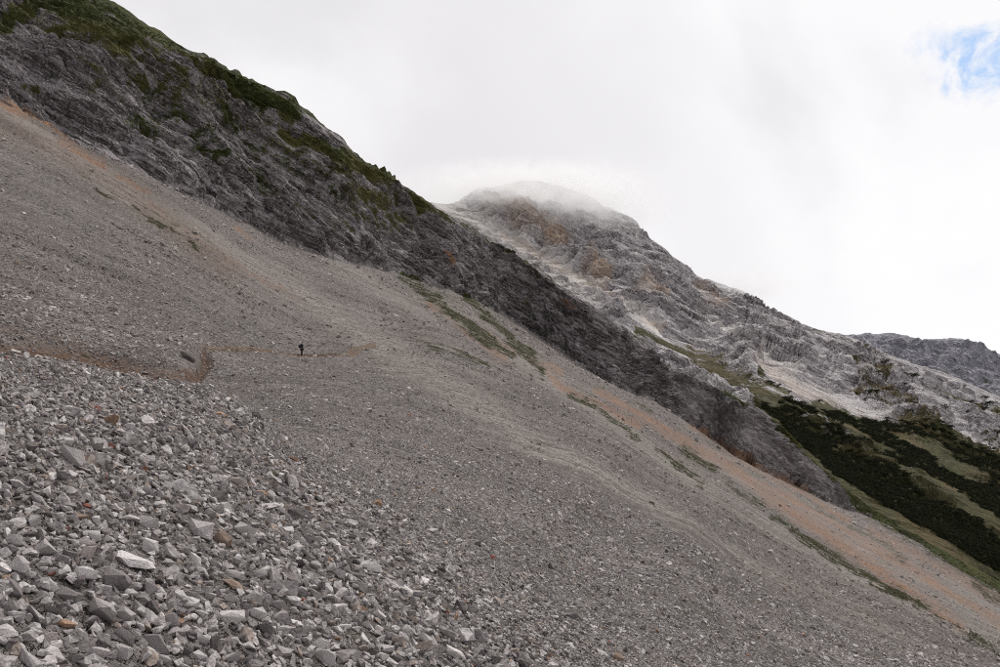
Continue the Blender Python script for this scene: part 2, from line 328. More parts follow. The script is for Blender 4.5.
def scree_material():
    m, g = new_mat('scree')
    co, st = aniso(g, 18, 2.4)
    at = g.n('ShaderNodeAttribute', attribute_name='mask'); sep = g.n('ShaderNodeSeparateColor', {0: at.outputs['Color']})
    n1 = g.noise(st, 1.0, 6, .6, .3); n2 = g.noise(co, 2.2, 6, .75); n3 = g.noise(co, .05, 3); n5 = g.noise(co, .5, 5, .7)
    col = g.mix(g.ramp(n2, .36, .64), rgb(.07, .062, .06), rgb(.32, .292, .28))  # ground colour kept dark to paint shade into the gaps between stones
    col = g.mix(g.ramp(n1, .38, .62, 0, .55), col, rgb(.17, .148, .135))
    col = g.mix(g.ramp(n3, .42, .62, 0, .35), col, rgb(.22, .185, .165))
    _, st2 = aniso(g, 45, .9); s2 = g.noise(st2, 1.0, 5, .65, .2); _, st3 = aniso(g, 30, 3.5); s3 = g.noise(st3, 1.0, 4, .6, .3)
    col = g.mix(g.ramp(s3, .42, .60, 0, .35), col, rgb(.105, .092, .084))
    col = g.mix(g.ramp(s3, .46, .36, 0, .35), col, rgb(.31, .272, .245))
    tan = g.mix(g.ramp(n2, .35, .65), rgb(.24, .212, .192), rgb(.41, .375, .345))
    col = g.mix(g.math('MULTIPLY', sep.outputs[2], g.ramp(s2, .40, .58, .1, .9)), col, tan)
    och = g.mix(g.ramp(n2, .35, .65), rgb(.20, .09, .045), rgb(.42, .245, .15))
    col = g.mix(g.math('MULTIPLY', sep.outputs[1], g.ramp(s2, .45, .57, .05, .95)), col, och)
    brn = g.mix(g.ramp(n2, .35, .65), rgb(.10, .052, .033), rgb(.19, .125, .09))
    s4 = g.noise(st2, 2.3, 4, .6)
    col = g.mix(g.math('MULTIPLY', g.math('MAXIMUM', sep.outputs[1], sep.outputs[2]), g.ramp(s4, .45, .36, 0, .85)), col, rgb(.10, .082, .07))
    col = g.mix(g.math('MULTIPLY', at.outputs['Alpha'], g.ramp(n5, .3, .6, .6, 1)), col, brn)
    thr = g.math('ADD', g.math('MULTIPLY', sep.outputs[0], .6), g.math('ADD', g.math('MULTIPLY', g.math('SUBTRACT', n5, .5), 1.5), g.math('MULTIPLY', g.math('SUBTRACT', n1, .5), 1.0)))
    gc = g.mix(g.ramp(n2, .4, .62), rgb(.02, .021, .007), rgb(.055, .052, .02))
    thr = g.math('ADD', thr, g.math('MULTIPLY', g.math('SUBTRACT', s2, .5), 1.6)); col = g.mix(g.ramp(thr, .34, .50), col, gc)
    vo = g.n('ShaderNodeTexVoronoi', {'Vector': co, 'Scale': 3.2, 'Detail': 2.0, 'Roughness': .7}).outputs[0]
    nn = bump(g, vo, .8, .25)
    nn = bump(g, n2, .9, .35, nn)
    finish(g, col, .95, nn, .1)
    return m
M_scree = scree_material()

V_, F_, A_ = compact(Vf, rq, {'mask': Mf})
ridge = link(bpy.data.objects.new('rocky_ridge', mesh_np('rocky_ridge', V_, F_, M_rock, False, A_)))
tag(ridge, 'cloud-shaded grey layered limestone ridge with patches of turf falling to the right', kind='structure')
V_, F_, A_ = compact(Vf, sq, {'mask': Mf})
scree = link(bpy.data.objects.new('scree_slope', mesh_np('scree_slope', V_, F_, M_scree, True, A_)))
tag(scree, 'long grey scree slope falling from left to right', kind='structure')

def slope_at(x, y):
    """surface point and normal of the slope seen at photo pixel x, y (array input)"""
    x = np.atleast_1d(x).astype(float); y = np.atleast_1d(y).astype(float)
    fi = np.clip(np.interp(x, xs, np.arange(len(xs))), 0, len(xs)-1.001); i = fi.astype(int); fx = fi-i
    col = SLOPE_Y[NB:, :]
    fr = np.empty(len(x))
    order = np.argsort(i, kind='stable'); ii = i[order]
    starts = np.r_[0, np.nonzero(np.diff(ii))[0]+1, len(ii)]
    for a, b in zip(starts[:-1], starts[1:]):
        sel = order[a:b]; fr[sel] = np.interp(y[sel], col[:, ii[a]], np.arange(col.shape[0]))
    fr = np.clip(fr, 0, col.shape[0]-1.001); j = fr.astype(int); fy = (fr-j)[:, None]; j = j+NB; fx = fx[:, None]
    def L(G): return (G[j, i]*(1-fx)+G[j, i+1]*fx)*(1-fy)+(G[j+1, i]*(1-fx)+G[j+1, i+1]*fx)*fy
    return L(SLOPE_P), L(SLOPE_N)

# ------------------------------------------------------------------ the mountain behind, and the far one
def sheet(name, xs, top, bot, depth_f, nrows, dispf, mat, strokes, label, back_d, smooth=False):
    n = len(xs); s = np.linspace(0, 1, nrows)[:, None]
    yt = top(xs); yt = np.convolve(np.pad(yt, 6, 'edge'), ker[2:-2]/ker[2:-2].sum(), 'valid'); yb = bot(xs)
    y = yt[None]*(1-s)+yb[None]*s; X = np.repeat(xs[None], nrows, 0)
    P = unproj(X, y, depth_f(X, y))
    bk = []
    for t in (np.arange(14, 0, -1)/14)**1.5:
        q = P[0].copy(); d = back_d*t; q[:, 1] += d; q[:, 2] -= .7*d*min(1, d/(.15*back_d)); bk.append(q)
    P = np.concatenate([np.array(bk), P], 0); y = np.concatenate([np.repeat(yt[None], 14, 0), y], 0); X = np.repeat(xs[None], len(P), 0)
    N = grid_normals(P)
    if N[len(P)//2, n//2, 2] < 0: N = -N
    cf = np.where(np.arange(len(P)) < 14, .35, np.clip((np.arange(len(P))-14)/10, .35, 1))[:, None]
    P = P+N*(dispf(P, X, y)*cf)[..., None]
    ms = np.stack([np.clip(polymask(X, y, strokes[k], 5, 3+k), 0, 1) for k in range(3)]+[np.zeros_like(X)], -1)
    idx = np.arange(P.shape[0]*n).reshape(P.shape[0], n); q = np.stack([idx[:-1, :-1], idx[1:, :-1], idx[1:, 1:], idx[:-1, 1:]], -1).reshape(-1, 4)
    o = link(bpy.data.objects.new(name, mesh_np(name, P.reshape(-1, 3), q, mat, smooth, {'mask': ms.reshape(-1, 4)})))
    tag(o, label, kind='structure')
    NN = grid_normals(P)
    if NN[len(P)//2, n//2, 2] < 0: NN = -NN
    return P, y, NN
m_top = curve([(300, 195), (400, 198), (432, 203), (452, 204), (466, 197), (476, 189), (500, 186), (520, 181), (545, 182), (575, 191), (592, 199), (606, 208), (622, 214), (634, 219), (640, 228), (652, 241), (668, 252), (688, 266), (697, 277), (712, 281), (728, 287), (742, 290),
    (752, 297), (764, 306), (790, 318), (800, 323), (820, 331), (840, 335), (860, 341), (885, 354), (920, 366), (960, 380), (1000, 397), (1100, 440), (1400, 540)])
m_bot = curve([(300, 300), (440, 300), (560, 360), (660, 440), (770, 500), (1000, 680), (1400, 860)])
mY = tps([(430, 203, 1500), (520, 185, 1750), (500, 240, 1350), (600, 210, 1650), (640, 330, 950), (560, 280, 1150), (700, 280, 1500), (700, 360, 950), (760, 400, 700), (800, 323, 1500), (860, 341, 1550), (850, 400, 950), (1000, 397, 1500), (1000, 460, 900), (900, 440, 760),
    (1000, 510, 600), (1000, 560, 500), (900, 505, 530), (1000, 680, 420), (660, 440, 700), (1300, 520, 1300), (1300, 700, 450), (440, 300, 1000)])
def m_disp(P, X, y):
    Q = P+14*np.stack([fbm(P/110, 3, seed=140), fbm(P/110, 3, seed=141), fbm(P/110, 3, seed=142)], -1)
    rk = 1-.92*np.minimum(1, polymask(X, y, [(1.1, (770, 440, 30), (820, 475, 40), (940, 560, 50), (1010, 610, 60), (1100, 660, 70)), (1, (770, 385, 22), (870, 425, 22)), (1, (817, 408, 20), (910, 452, 22), (1010, 520, 42)), (1, (765, 412, 14), (900, 505, 22), (1010, 560, 26)), (1, (640, 332, 12), (700, 358, 14), (775, 405, 12))], 3))
    pal = polymask(X, y, MPALE, 4, 5)
    led = (P@d2)/26+fbm(strata(P, 330, 100), 3, .45, seed=161)*2.2; fr = led-np.floor(led)
    cl = polymask(X, y, MCLIFF, 4, 8)
    v = 44*fbm(strata(Q, 330, 150), 4, .5, seed=110)*rk*(1-.85*pal)+rk*(1-.96*pal)*(22*fbm(strata(Q, 190, 24), 5, .48, seed=120, ridged=True)+6*fbm(strata(Q, 44, 14), 4, .55, seed=130)+24*(sstep(fr, 0, .85)-sstep(fr, .88, 1)))
    v = v+cl*(16*fbm(np.stack([Q[..., 0]/20, Q[..., 1]/20, Q[..., 2]/60], -1), 4, .55, seed=150, ridged=True)+8)
    gul = 1-np.abs(fbm(strata(Q, 190, 34), 3, .5, seed=125)*2.2); v = v-34*np.clip(gul-.7, 0, 1)/.3*rk*(1-.8*pal)
    return v*.62*np.clip(.35+(y-m_top(X))/28, .35, 1)
MPALE = [(.5, (690, 400, 16), (760, 440, 26), (850, 500, 14)), (1, (440, 206, 6), (470, 220, 8), (520, 248, 8), (570, 275, 7), (640, 318, 5), (660, 335, 2)), (.55, (448, 222, 12), (540, 275, 12), (600, 310, 8)), (.9, (700, 318, 3), (740, 342, 3), (790, 372, 3)), (.4, (757, 366, 2), (805, 388, 4), (850, 408, 5), (895, 425, 2)), (1, (925, 420, 4), (960, 440, 5), (1010, 458, 5)),
    (.5, (500, 190, 10), (560, 200, 10), (600, 215, 8))]
MOCH = [(.9, (490, 205, 8), (520, 222, 9), (560, 240, 6)), (1, (548, 240, 5), (562, 250, 5)), (.9, (585, 262, 5), (606, 284, 5)), (.7, (640, 290, 6), (662, 298, 5)), (.7, (690, 296, 4), (716, 310, 6)), (.5, (500, 235, 2), (600, 290, 2), (660, 330, 2)), (.4, (757, 366, 4), (830, 405, 5))]
MCLIFF = [(1, (490, 208, 10), (530, 228, 11), (562, 246, 8)), (.3, (700, 290, 8), (760, 315, 8)), (.4, (590, 262, 8), (640, 290, 8))]
MGRASS = [(1.3, (785, 432, 8), (820, 468, 18), (880, 512, 26), (940, 548, 30), (1010, 590, 34), (1100, 640, 40)), (.7, (636, 330, 2), (660, 344, 6), (690, 356, 11), (735, 380, 11), (778, 406, 9)), (.9, (845, 366, 4), (885, 376, 4)), (.8, (862, 345, 3), (892, 360, 3)), (.6, (812, 333, 2), (834, 338, 3)), (1.15, (780, 412, 6), (817, 414, 12), (910, 455, 20), (1010, 520, 40), (1100, 560, 50)), (1.2, (760, 415, 10), (830, 460, 20), (930, 520, 28), (1020, 570, 34), (1100, 600, 40)),
    (1, (905, 425, 5), (950, 442, 8), (990, 458, 6)), (.6, (760, 375, 3), (800, 405, 4)), (.6, (930, 395, 4), (1000, 425, 5)), (.5, (860, 390, 10), (930, 420, 12)), (1, (900, 440, 14), (1010, 480, 22))]
mx = np.arange(400, 1060, 1.25); mx = np.r_[np.linspace(300, 398, 30), mx, np.linspace(1065, 1400, 60)]
MP, MYY, MN = sheet('mountain', mx, m_top, m_bot, mY, 270, m_disp, M_mtn, (MGRASS, MOCH, MPALE), 'pale grey limestone mountain whose summit is wrapped in cloud, behind the ridge', 900)
f_top = curve([(700, 350), (860, 341), (868, 339), (880, 341), (893, 339), (903, 342), (912, 341), (925, 345), (934, 342), (945, 343), (960, 344), (972, 349), (980, 355), (992, 358), (1004, 364), (1040, 372), (1100, 392), (1400, 470)])
f_bot = curve([(700, 420), (1000, 460), (1400, 600)])
fY = lambda x, y: 4200-7.5*(y-340)+0*x
fx = np.r_[np.linspace(700, 850, 30), np.arange(852, 1040, 1.2), np.linspace(1045, 1400, 50)]
def f_disp(P, X, y):
    return 95*fbm(P/420, 5, .55, seed=210, ridged=True)+45*fbm(np.stack([P[..., 0]/90, P[..., 1]/90, P[..., 2]/240], -1), 4, .6, seed=220, ridged=True)
sheet('distant_mountain', fx, f_top, f_bot, fY, 90, f_disp, M_far, ([(.6, (920, 380, 6), (1000, 400, 8))], [(0, (0, 0, 1), (1, 1, 1))], [(0, (0, 0, 1), (1, 1, 1))]), 'hazy blue grey jagged mountain far off at the right', 2500)

def mtn_at(x, y):
    x = np.atleast_1d(x).astype(float); y = np.atleast_1d(y).astype(float); i = np.clip(np.searchsorted(mx, x)-1, 0, len(mx)-2)
    fr = np.array([np.interp(yy, MYY[14:, k], np.arange(MYY.shape[0]-14)) for yy, k in zip(y, i)]); j = np.clip(fr.astype(int), 0, MYY.shape[0]-16)+14
    return MP[j, i], MN[j, i]

# valley floor and the hillside around and behind the camera, out of the frame
def big_ground():
    r = np.r_[0, np.geomspace(40, 30000, 46)]; a = np.linspace(0, 2*math.pi, 97)
    R, A = np.meshgrid(r, a, indexing='ij'); x = R*np.cos(A); y = R*np.sin(A)
    z = -.57*np.clip(x, -900, 900)-14-.42*np.clip(y, 0, 900)
    z = np.where(y > 0, z-.3*np.clip(y, 0, 400), z); z = np.maximum(z, -650)
    z = z-60*sstep(y, 0, 120)*(1-0*x)
    z = np.where(y > 300, np.minimum(z, -520), z)
    z = z+.02*R*fbm(np.stack([x/600, y/600, x*0], -1), 3, seed=300)*(R < 6000)
    idx = np.arange(R.size).reshape(R.shape); q = np.stack([idx[:-1, :-1], idx[1:, :-1], idx[1:, 1:], idx[:-1, 1:]], -1).reshape(-1, 4)
    P = np.stack([x, y, z], -1).reshape(-1, 3)
    o = link(bpy.data.objects.new('valley_ground', mesh_np('valley_ground', P, q, M_scree, True, {'mask': np.tile([.3, 0, .2, 0], (len(P), 1))})))
    tag(o, 'scree hillside and valley floor below the slope', kind='structure')
big_ground()

# ------------------------------------------------------------------ stones
def stone_material(name, src):
    m, g = new_mat(name)
    if src == 'inst': col = g.n('ShaderNodeAttribute', attribute_name='tint', attribute_type='INSTANCER').outputs['Color']
    else: col = g.n('ShaderNodeObjectInfo').outputs['Color']
    co = g.n('ShaderNodeTexCoord').outputs['Object']
    sc_ = 3.0 if src == 'inst' else 26.0
    n1 = g.noise(co, sc_, 6, .65, .4); n2 = g.noise(co, sc_*.35, 3, .5)
    c = g.mix(g.ramp(n1, .3, .7), g.mix(1.0, col, rgb(.58, .56, .565), 'MULTIPLY'), g.mix(1.0, col, rgb(1.3, 1.3, 1.28), 'MULTIPLY'))
    c = g.mix(g.ramp(n2, .56, .72, 0, .35), c, rgb(.24, .17, .13))
    vo = g.n('ShaderNodeTexVoronoi', {'Vector': co, 'Scale': sc_*.8}).outputs[0]
    nn = bump(g, g.math('ADD', n1, g.math('MULTIPLY', vo, .4)), .55, .2 if src == 'inst' else .012)
    finish(g, c, .88, nn, .2)
    return m
M_si, M_so = stone_material('scree_stone_grain', 'inst'), stone_material('stone', 'obj')

def stone_bm(seed, npts=13, flat=.6, detail=0, boxy=.5):
    r = random.Random(seed); bm = bmesh.new()
    ax = (1.0, r.uniform(.6, .9), flat*r.uniform(.75, 1.2))
    for _ in range(npts):
        v = Vector([r.gauss(0, 1) for _ in range(3)]).normalized()
        mxx = max(abs(c) for c in v); v = v*((1-boxy)+boxy/mxx)*r.uniform(.84, 1.0)
        bm.verts.new((v.x*ax[0]*.5, v.y*ax[1]*.5, v.z*ax[2]*.5))
    bmesh.ops.convex_hull(bm, input=bm.verts)
    for v in [v for v in bm.verts if not v.link_faces]: bm.verts.remove(v)
    bmesh.ops.recalc_face_normals(bm, faces=bm.faces)
    if detail:
        bmesh.ops.dissolve_limit(bm, angle_limit=.18, verts=bm.verts, edges=bm.edges)
        bmesh.ops.bevel(bm, geom=list(bm.edges), offset=.010, segments=1, profile=.6, affect='EDGES')
        bmesh.ops.triangulate(bm, faces=bm.faces)
        for _ in range(detail):
            bmesh.ops.subdivide_edges(bm, edges=[e for e in bm.edges if e.calc_length() > .13], cuts=1)
            bmesh.ops.triangulate(bm, faces=bm.faces)
        co = np.array([v.co[:] for v in bm.verts]); n = fbm(co*3.1+seed*3.7, 4, .6, seed=seed % 50)
        n2 = fbm(co*np.array([1.5, 1.5, 9])+seed, 2, .5, seed=9)
        for v, a, b in zip(bm.verts, n, n2): v.co *= 1+.16*float(a)+.06*float(b)
    return bm
def bm_mesh(name, bm, mat, smooth=False):
    me = bpy.data.meshes.new(name); bm.to_mesh(me); bm.free(); me.materials.append(mat)
    for p in me.polygons: p.use_smooth = smooth
    return me
variants = bpy.data.collections.new('stone_shapes')
NV = 18
for i in range(NV):
    variants.objects.link(bpy.data.objects.new('shape_%02d' % i, bm_mesh('scree_stone', stone_bm(100+i, 11+i % 5, (.55, .75, .95)[i % 3]), M_si)))

def gn_instances(name, coll, pts, rot, scl, vi, tint, label, realize=False):
    me = bpy.data.meshes.new(name); me.vertices.add(len(pts)); me.vertices.foreach_set('co', np.ascontiguousarray(pts, np.float32).ravel())
    for nm, ty, dat, key in (('rot', 'FLOAT_VECTOR', rot, 'vector'), ('scl', 'FLOAT_VECTOR', scl, 'vector'), ('vi', 'INT', vi, 'value'), ('tint', 'FLOAT_COLOR', tint, 'color')):
        a = me.attributes.new(nm, ty, 'POINT'); a.data.foreach_set(key, np.ascontiguousarray(dat, np.int32 if ty == 'INT' else np.float32).ravel())
    o = link(bpy.data.objects.new(name, me))
    t = bpy.data.node_groups.new(name, 'GeometryNodeTree')
    t.interface.new_socket('Geometry', in_out='INPUT', socket_type='NodeSocketGeometry'); t.interface.new_socket('Geometry', in_out='OUTPUT', socket_type='NodeSocketGeometry')
    gi = t.nodes.new('NodeGroupInput'); go = t.nodes.new('NodeGroupOutput')
    ci = t.nodes.new('GeometryNodeCollectionInfo'); ci.inputs[0].default_value = coll; ci.inputs[1].default_value = True; ci.inputs[2].default_value = True
    iop = t.nodes.new('GeometryNodeInstanceOnPoints'); iop.inputs['Pick Instance'].default_value = True
    def na(nm, ty):
        n = t.nodes.new('GeometryNodeInputNamedAttribute'); n.data_type = ty; n.inputs[0].default_value = nm; return n.outputs[0]
    e = t.nodes.new('FunctionNodeEulerToRotation')
    L = t.links.new
    L(na('rot', 'FLOAT_VECTOR'), e.inputs[0]); L(e.outputs[0], iop.inputs['Rotation']); L(na('scl', 'FLOAT_VECTOR'), iop.inputs['Scale']); L(na('vi', 'INT'), iop.inputs['Instance Index'])
    L(gi.outputs[0], iop.inputs['Points']); L(ci.outputs[0], iop.inputs['Instance']); L(iop.outputs[0], go.inputs[0])
    md = o.modifiers.new('scatter', 'NODES'); md.node_group = t
    tag(o, label, kind='stuff')
    return o
def rot_align(nrm, tilt, rng):
    """euler angles: flat axis along the ground normal, random spin, random tilt"""
    n = nrm/np.linalg.norm(nrm, axis=1, keepdims=True); k = len(n)
    n = n+rng.normal(0, tilt, (k, 3)); n /= np.linalg.norm(n, axis=1, keepdims=True)
    a = rng.normal(0, 1, (k, 3)); x = a-(a*n).sum(1, keepdims=True)*n; x /= np.linalg.norm(x, axis=1, keepdims=True); y = np.cross(n, x)
    R = np.stack([x, y, n], -1)                       # columns
    ry = -np.arcsin(np.clip(R[:, 2, 0], -1, 1)); rx = np.arctan2(R[:, 2, 1], R[:, 2, 2]); rz = np.arctan2(R[:, 1, 0], R[:, 0, 0])
    return np.stack([rx, ry, rz], 1)
PAL = np.array([(.32, .298, .296), (.41, .385, .38), (.2, .182, .182), (.50, .475, .47), (.115, .1, .1), (.31, .26, .23), (.31, .21, .15), (.22, .10, .075), (.48, .46, .45)])
PW = np.array([.30, .22, .19, .10, .08, .07, .007, .002, .03]); PW = PW/PW.sum()

def size_px(x, y):
    """typical stone size in photo pixels over the near field"""
    m = sstep(y-edge_y(x), -10, 26+edge_w(x)*1.1)
    near = 4.2+13.5*np.clip((y-370)/297, 0, 1.3)*np.clip(1.08-x/520, 0, 1.2)+2.4*np.clip((y-520)/150, 0, 1)
    far = 1.9+1.1*np.clip((y-400)/260, 0, 1)-.5*sstep(x, 500, 900)*(1-sstep(y, 600, 667))
    far = far+1.9*np.clip(1-x/260, 0, 1)*sstep(y, 215, 350)
    return far*(1-m)+near*m

def scatter(n, xr, yr, rng, smul=(1, 1), keep=None, sunk=.12, alpha=2.6, cap=2.8, mn=.75):
    x = rng.uniform(*xr, n); y = rng.uniform(*yr, n)
    ok = y > np.interp(x, xs, yf)+3
    if keep is not None: ok &= keep(x, y)
    x, y = x[ok], y[ok]
    P, Nn = slope_at(x, y)
    s = np.minimum(size_px(x, y)*np.minimum(mn+.35*rng.pareto(alpha, len(x)), cap), 25)
    return x, y, P, Nn, s*P[:, 1]/F
rng = np.random.default_rng(5)
xa, ya, Pa, Na, Sa = [], [], [], [], []
def addsc(r):
    for L, v in zip((xa, ya, Pa, Na, Sa), r): L.append(v)
# dense coarse foreground: area weighted by local size so the ground is covered
def cover(n, xr, yr, **k):
    ref = k.pop('ref')
    addsc(scatter(n, xr, yr, rng, keep=lambda x, y: rng.uniform(0, 1, len(x)) < np.minimum(1, (ref/size_px(x, y))**2), **k))
cover(175000, (-120, 1120), (225, 800), ref=3.0)
cover(60000, (-120, 1120), (330, 800), ref=2.4, alpha=1.9)
cover(30000, (-80, 620), (352, 760), ref=5.0, alpha=3.0, mn=.8)
cover(80000, (-60, 1060), (100, 680), ref=1.9, mn=.55)
# blocks fallen from the ridge, lying along its foot and strung down the upper scree
k = 9000; x = rng.uniform(-20, 1020, k); y = np.interp(x, xs, yf)+rng.exponential(7, k)-2; q = fbm(np.stack([x/30, y/9, x*0], -1), 3, seed=66)
ok = q > -.05; x, y = x[ok], y[ok]; P_, N_ = slope_at(x, y); addsc((x, y, P_, N_, (1.0+.55*rng.pareto(2.2, len(x))).clip(0, 6)*P_[:, 1]/F))
k = 1500; x = rng.uniform(-20, 1020, k); y = rng.uniform(110, 640, k); ok = y > np.interp(x, xs, yf)+8; x, y = x[ok], y[ok]; P_, N_ = slope_at(x, y); addsc((x, y, P_, N_, (2.2+.7*rng.pareto(2.2, len(x))).clip(0, 9)*P_[:, 1]/F))
xa, ya, Pa, Na, Sa = [np.concatenate(v) for v in (xa, ya, Pa, Na, Sa)]
mgr = polymask(xa, ya, GRASS, 6, 3); mbr = polymask(xa, ya, BROWN[:1], 2.0); mpa = polymask(xa, ya, PALE, 6, 9); moc = np.clip(polymask(xa, ya, OCHRE, 4, 4), 0, 1)
pr = rng.uniform(0, 1, len(xa))
stk = fbm(strata(Pa, 60, 3.0), 4, .55, seed=401); stf = fbm(strata(Pa, 150, 16), 3, seed=402)
thin = np.clip((mgr > .3)*.8+(mbr > .3)*.55+(mpa > .3)*.7+(moc > .3)*.75+.8*np.clip(stk+stf, 0, .6)*sstep(Pa[:, 1], 50, 110), 0, .92)
thin = np.where(ya > np.interp(xa, [0, 300, 1000], [365, 420, 640]), (mbr > .3)*.5, thin)
kp = (pr > thin) & (np.hypot(xa-190, (ya-362)*1.5) > 14)
xa, ya, Pa, Na, Sa, mpa, moc, stk, stf = [v[kp] for v in (xa, ya, Pa, Na, Sa, mpa, moc, stk, stf)]
print('stones', len(xa))

# individual stones: (x, y, width px, height px, colour, shape, label noun)
GREY, PALEC, DARK, PINK, ORANGE, RED, WHITE, BROWNC = (.33, .308, .306), (.48, .455, .45), (.17, .155, .156), (.40, .35, .33), (.34, .22, .15), (.24, .095, .07), (.52, .50, .49), (.24, .18, .145)
LM = [
 (69, 459, 34, 20, GREY, 'broad weathered grey slab'), (15, 486, 21, 11, PALEC, 'pale flat stone at the left edge of the photo'), (64, 500, 9, 8, ORANGE, 'small bright orange stone'), (85, 508, 9, 6, RED, 'small dark red stone'),
 (79, 520, 17, 12, BROWNC, 'rusty brown blotched stone'), (142, 524, 29, 14, GREY, 'flat grey overhanging slab'), (188, 511, 19, 9, GREY, 'thin grey stone tilted uphill'), (157, 509, 15, 13, PALEC, 'pointed pale stone'),
 (234, 484, 17, 9, PINK, 'flat pinkish tan stone'), (198, 532, 44, 22, GREY, 'long broken grey boulder'), (219, 543, 22, 15, BROWNC, 'rust brown end block'), (129, 563, 46, 17, PALEC, 'long pale rounded slab'),
 (82, 577, 27, 23, WHITE, 'bright white wedge'), (43, 552, 26, 20, GREY, 'squat grey block'), (15, 567, 31, 24, GREY, 'big grey block at the left edge of the photo'), (46, 585, 21, 20, PALEC, 'pale upright block'),
 (66, 596, 31, 16, DARK, 'dark shelving slab'), (96, 613, 37, 30, GREY, 'largest grey boulder'), (110, 583, 34, 27, DARK, 'dark craggy block'), (228, 621, 28, 25, PALEC, 'round pale boulder with a flat face'),
 (231, 578, 23, 9, GREY, 'thin grey plate'), (229, 587, 25, 11, BROWNC, 'thin brown plate'), (239, 532, 29, 12, GREY, 'long narrow grey stone'), (168, 623, 16, 25, GREY, 'tall narrow grey stone'), (152, 645, 31, 22, DARK, 'dark sharp wedge'),
 (50, 638, 26, 20, PINK, 'pinkish pitted block'), (79, 638, 13, 21, PALEC, 'pale stone standing on end'), (53, 656, 23, 18, PALEC, 'pale block at the bottom edge'), (94, 656, 26, 19, GREY, 'grey hump at the bottom edge'), (26, 659, 31, 19, GREY, 'grey wedge in the bottom left corner'),
 (119, 653, 21, 16, GREY, 'grey knob at the bottom edge'), (145, 549, 21, 18, PALEC, 'pale leaning block'), (221, 641, 29, 14, GREY, 'low grey slab'), (246, 651, 18, 16, PALEC, 'pale cube-like stone'), (181, 661, 15, 14, PALEC, 'pale rounded stone at the bottom edge'),
 (145, 592, 17, 24, GREY, 'grey upright stone'), (135, 608, 9, 18, PINK, 'narrow pinkish splinter'), (375, 503, 12, 10, ORANGE, 'tan orange stone alone on the gravel'), (431, 532, 13, 8, PALEC, 'pale stone with a tan corner'), (492, 557, 9, 6, RED, 'red brown stone far to the right'),
 (358, 598, 7, 6, ORANGE, 'tiny orange stone'), (358, 641, 23, 12, WHITE, 'flat white slab'), (422, 641, 17, 18, PALEC, 'pale block streaked with tan'), (452, 656, 23, 12, PALEC, 'pale plate at the bottom edge'), (469, 612, 17, 12, DARK, 'dark wedge on the mid gravel'),
 (493, 660, 18, 14, DARK, 'dark stone at the bottom edge'), (515, 643, 14, 9, GREY, 'grey stone on the right gravel'), (414, 596, 15, 7, GREY, 'narrow grey stone on the mid gravel'), (533, 602, 11, 8, DARK, 'small dark stone on the right gravel'), (572, 616, 23, 9, DARK, 'long dark plate'),
 (617, 660, 12, 12, BROWNC, 'brown stone at the bottom edge'), (482, 443, 14, 6, DARK, 'lone dark stone on the fine scree'), (16, 264, 10, 5, BROWNC, 'brown stone on the upper left scree'), (182, 432, 9, 8, ORANGE, 'round tan stone near the path cut'), (90, 407, 8, 7, PINK, 'small tan stone on the stony crest'),
 (108, 448, 11, 6, RED, 'reddish stone on the stony crest'), (255, 414, 12, 7, DARK, 'dark stone above the gravel'), (307, 417, 9, 5, WHITE, 'small white stone below the hiker'), (218, 415, 16, 9, ORANGE, 'orange tan stone above the gravel'), (290, 460, 13, 6, ORANGE, 'flat orange stone in the middle gravel'), (45, 299, 8, 5, DARK, 'little dark stone on the upper left scree')]
random.seed(21)
used_labels = set(); stones = []
def place_stone(x, y, wpx, hpx, col, seed, label, name='stone'):
    P, Nn = slope_at([x], [y+hpx*.25]); P, Nn = P[0], Nn[0]; d = P[1]
    W = wpx*d/F; Hh = hpx*d/F
    det = 2 if wpx > 16 else 1
    me = bm_mesh(name, stone_bm(seed, 12 if wpx > 16 else 10, 1.0, det, .5), M_so)
    o = bpy.data.objects.new(name, me)
    r = random.Random(seed)
    # long axis lies across the view, following the fall of the slope
    lean = math.atan(.32)+r.uniform(-.25, .3)
    if hpx > wpx: lean = r.uniform(-.2, .2)
    o.rotation_euler = (r.uniform(-.25, .25), lean, r.uniform(-.45, .45))
    o.scale = (W*1.12, W*r.uniform(.65, .9), Hh*1.2)
    o.location = Vector(P)+Vector(Nn)*Hh*.12
    kk = r.uniform(.88, 1.12); o.color = (*[c*kk for c in col], 1)
    link(o); tag(o, label, 'stone', 'loose stones on the near scree')
    stones.append((x, y)); used_labels.add(label)
    return o
suffix = {0: 'lying among grey rubble in the lower left', 1: 'lying among small gravel'}
for i, (x, y, wp, hp, col, noun) in enumerate(LM):
    where = '' if len(noun.split()) > 5 else (' among the big rubble in the lower left' if x < 270 and y > 500 else ' on the near scree' if y > 400 else ' near the path')
    place_stone(x, y, wp, hp, col, 1000+i, noun+where)
names = {'pale': PALEC, 'grey': GREY, 'dark grey': DARK, 'white': WHITE, 'pinkish': PINK, 'tan orange': ORANGE, 'rust brown': BROWNC}
wts = [24, 44, 20, 5, 4, 1.2, 1.8]
cand = []
tries = 0
while len(cand) < 239 and tries < 20000:
    tries += 1
    x = random.uniform(2, 420); y = random.uniform(395, 664)
    dens = max(0, 1-x/470)*max(0, (y-370)/290)
    if random.random() > dens**1.0: continue
    s = float(size_px(np.array(x), np.array(y)))*random.choice((1.0, 1.15, 1.3, 1.5, 1.8))
    if s < 8.5: continue
    if any(abs(x-a[0]) < (s+a[2])*.40 and abs(y-a[1]) < (s+a[2])*.27 for a in cand+[(l[0], l[1], l[2]) for l in LM]): continue
    cand.append((x, y, s))
def direction(dx, dy):
    a = math.degrees(math.atan2(-dy, dx)) % 360
    return ('right of', 'above right of', 'above', 'above left of', 'left of', 'below left of', 'below', 'below right of')[int((a+22.5)//45) % 8]
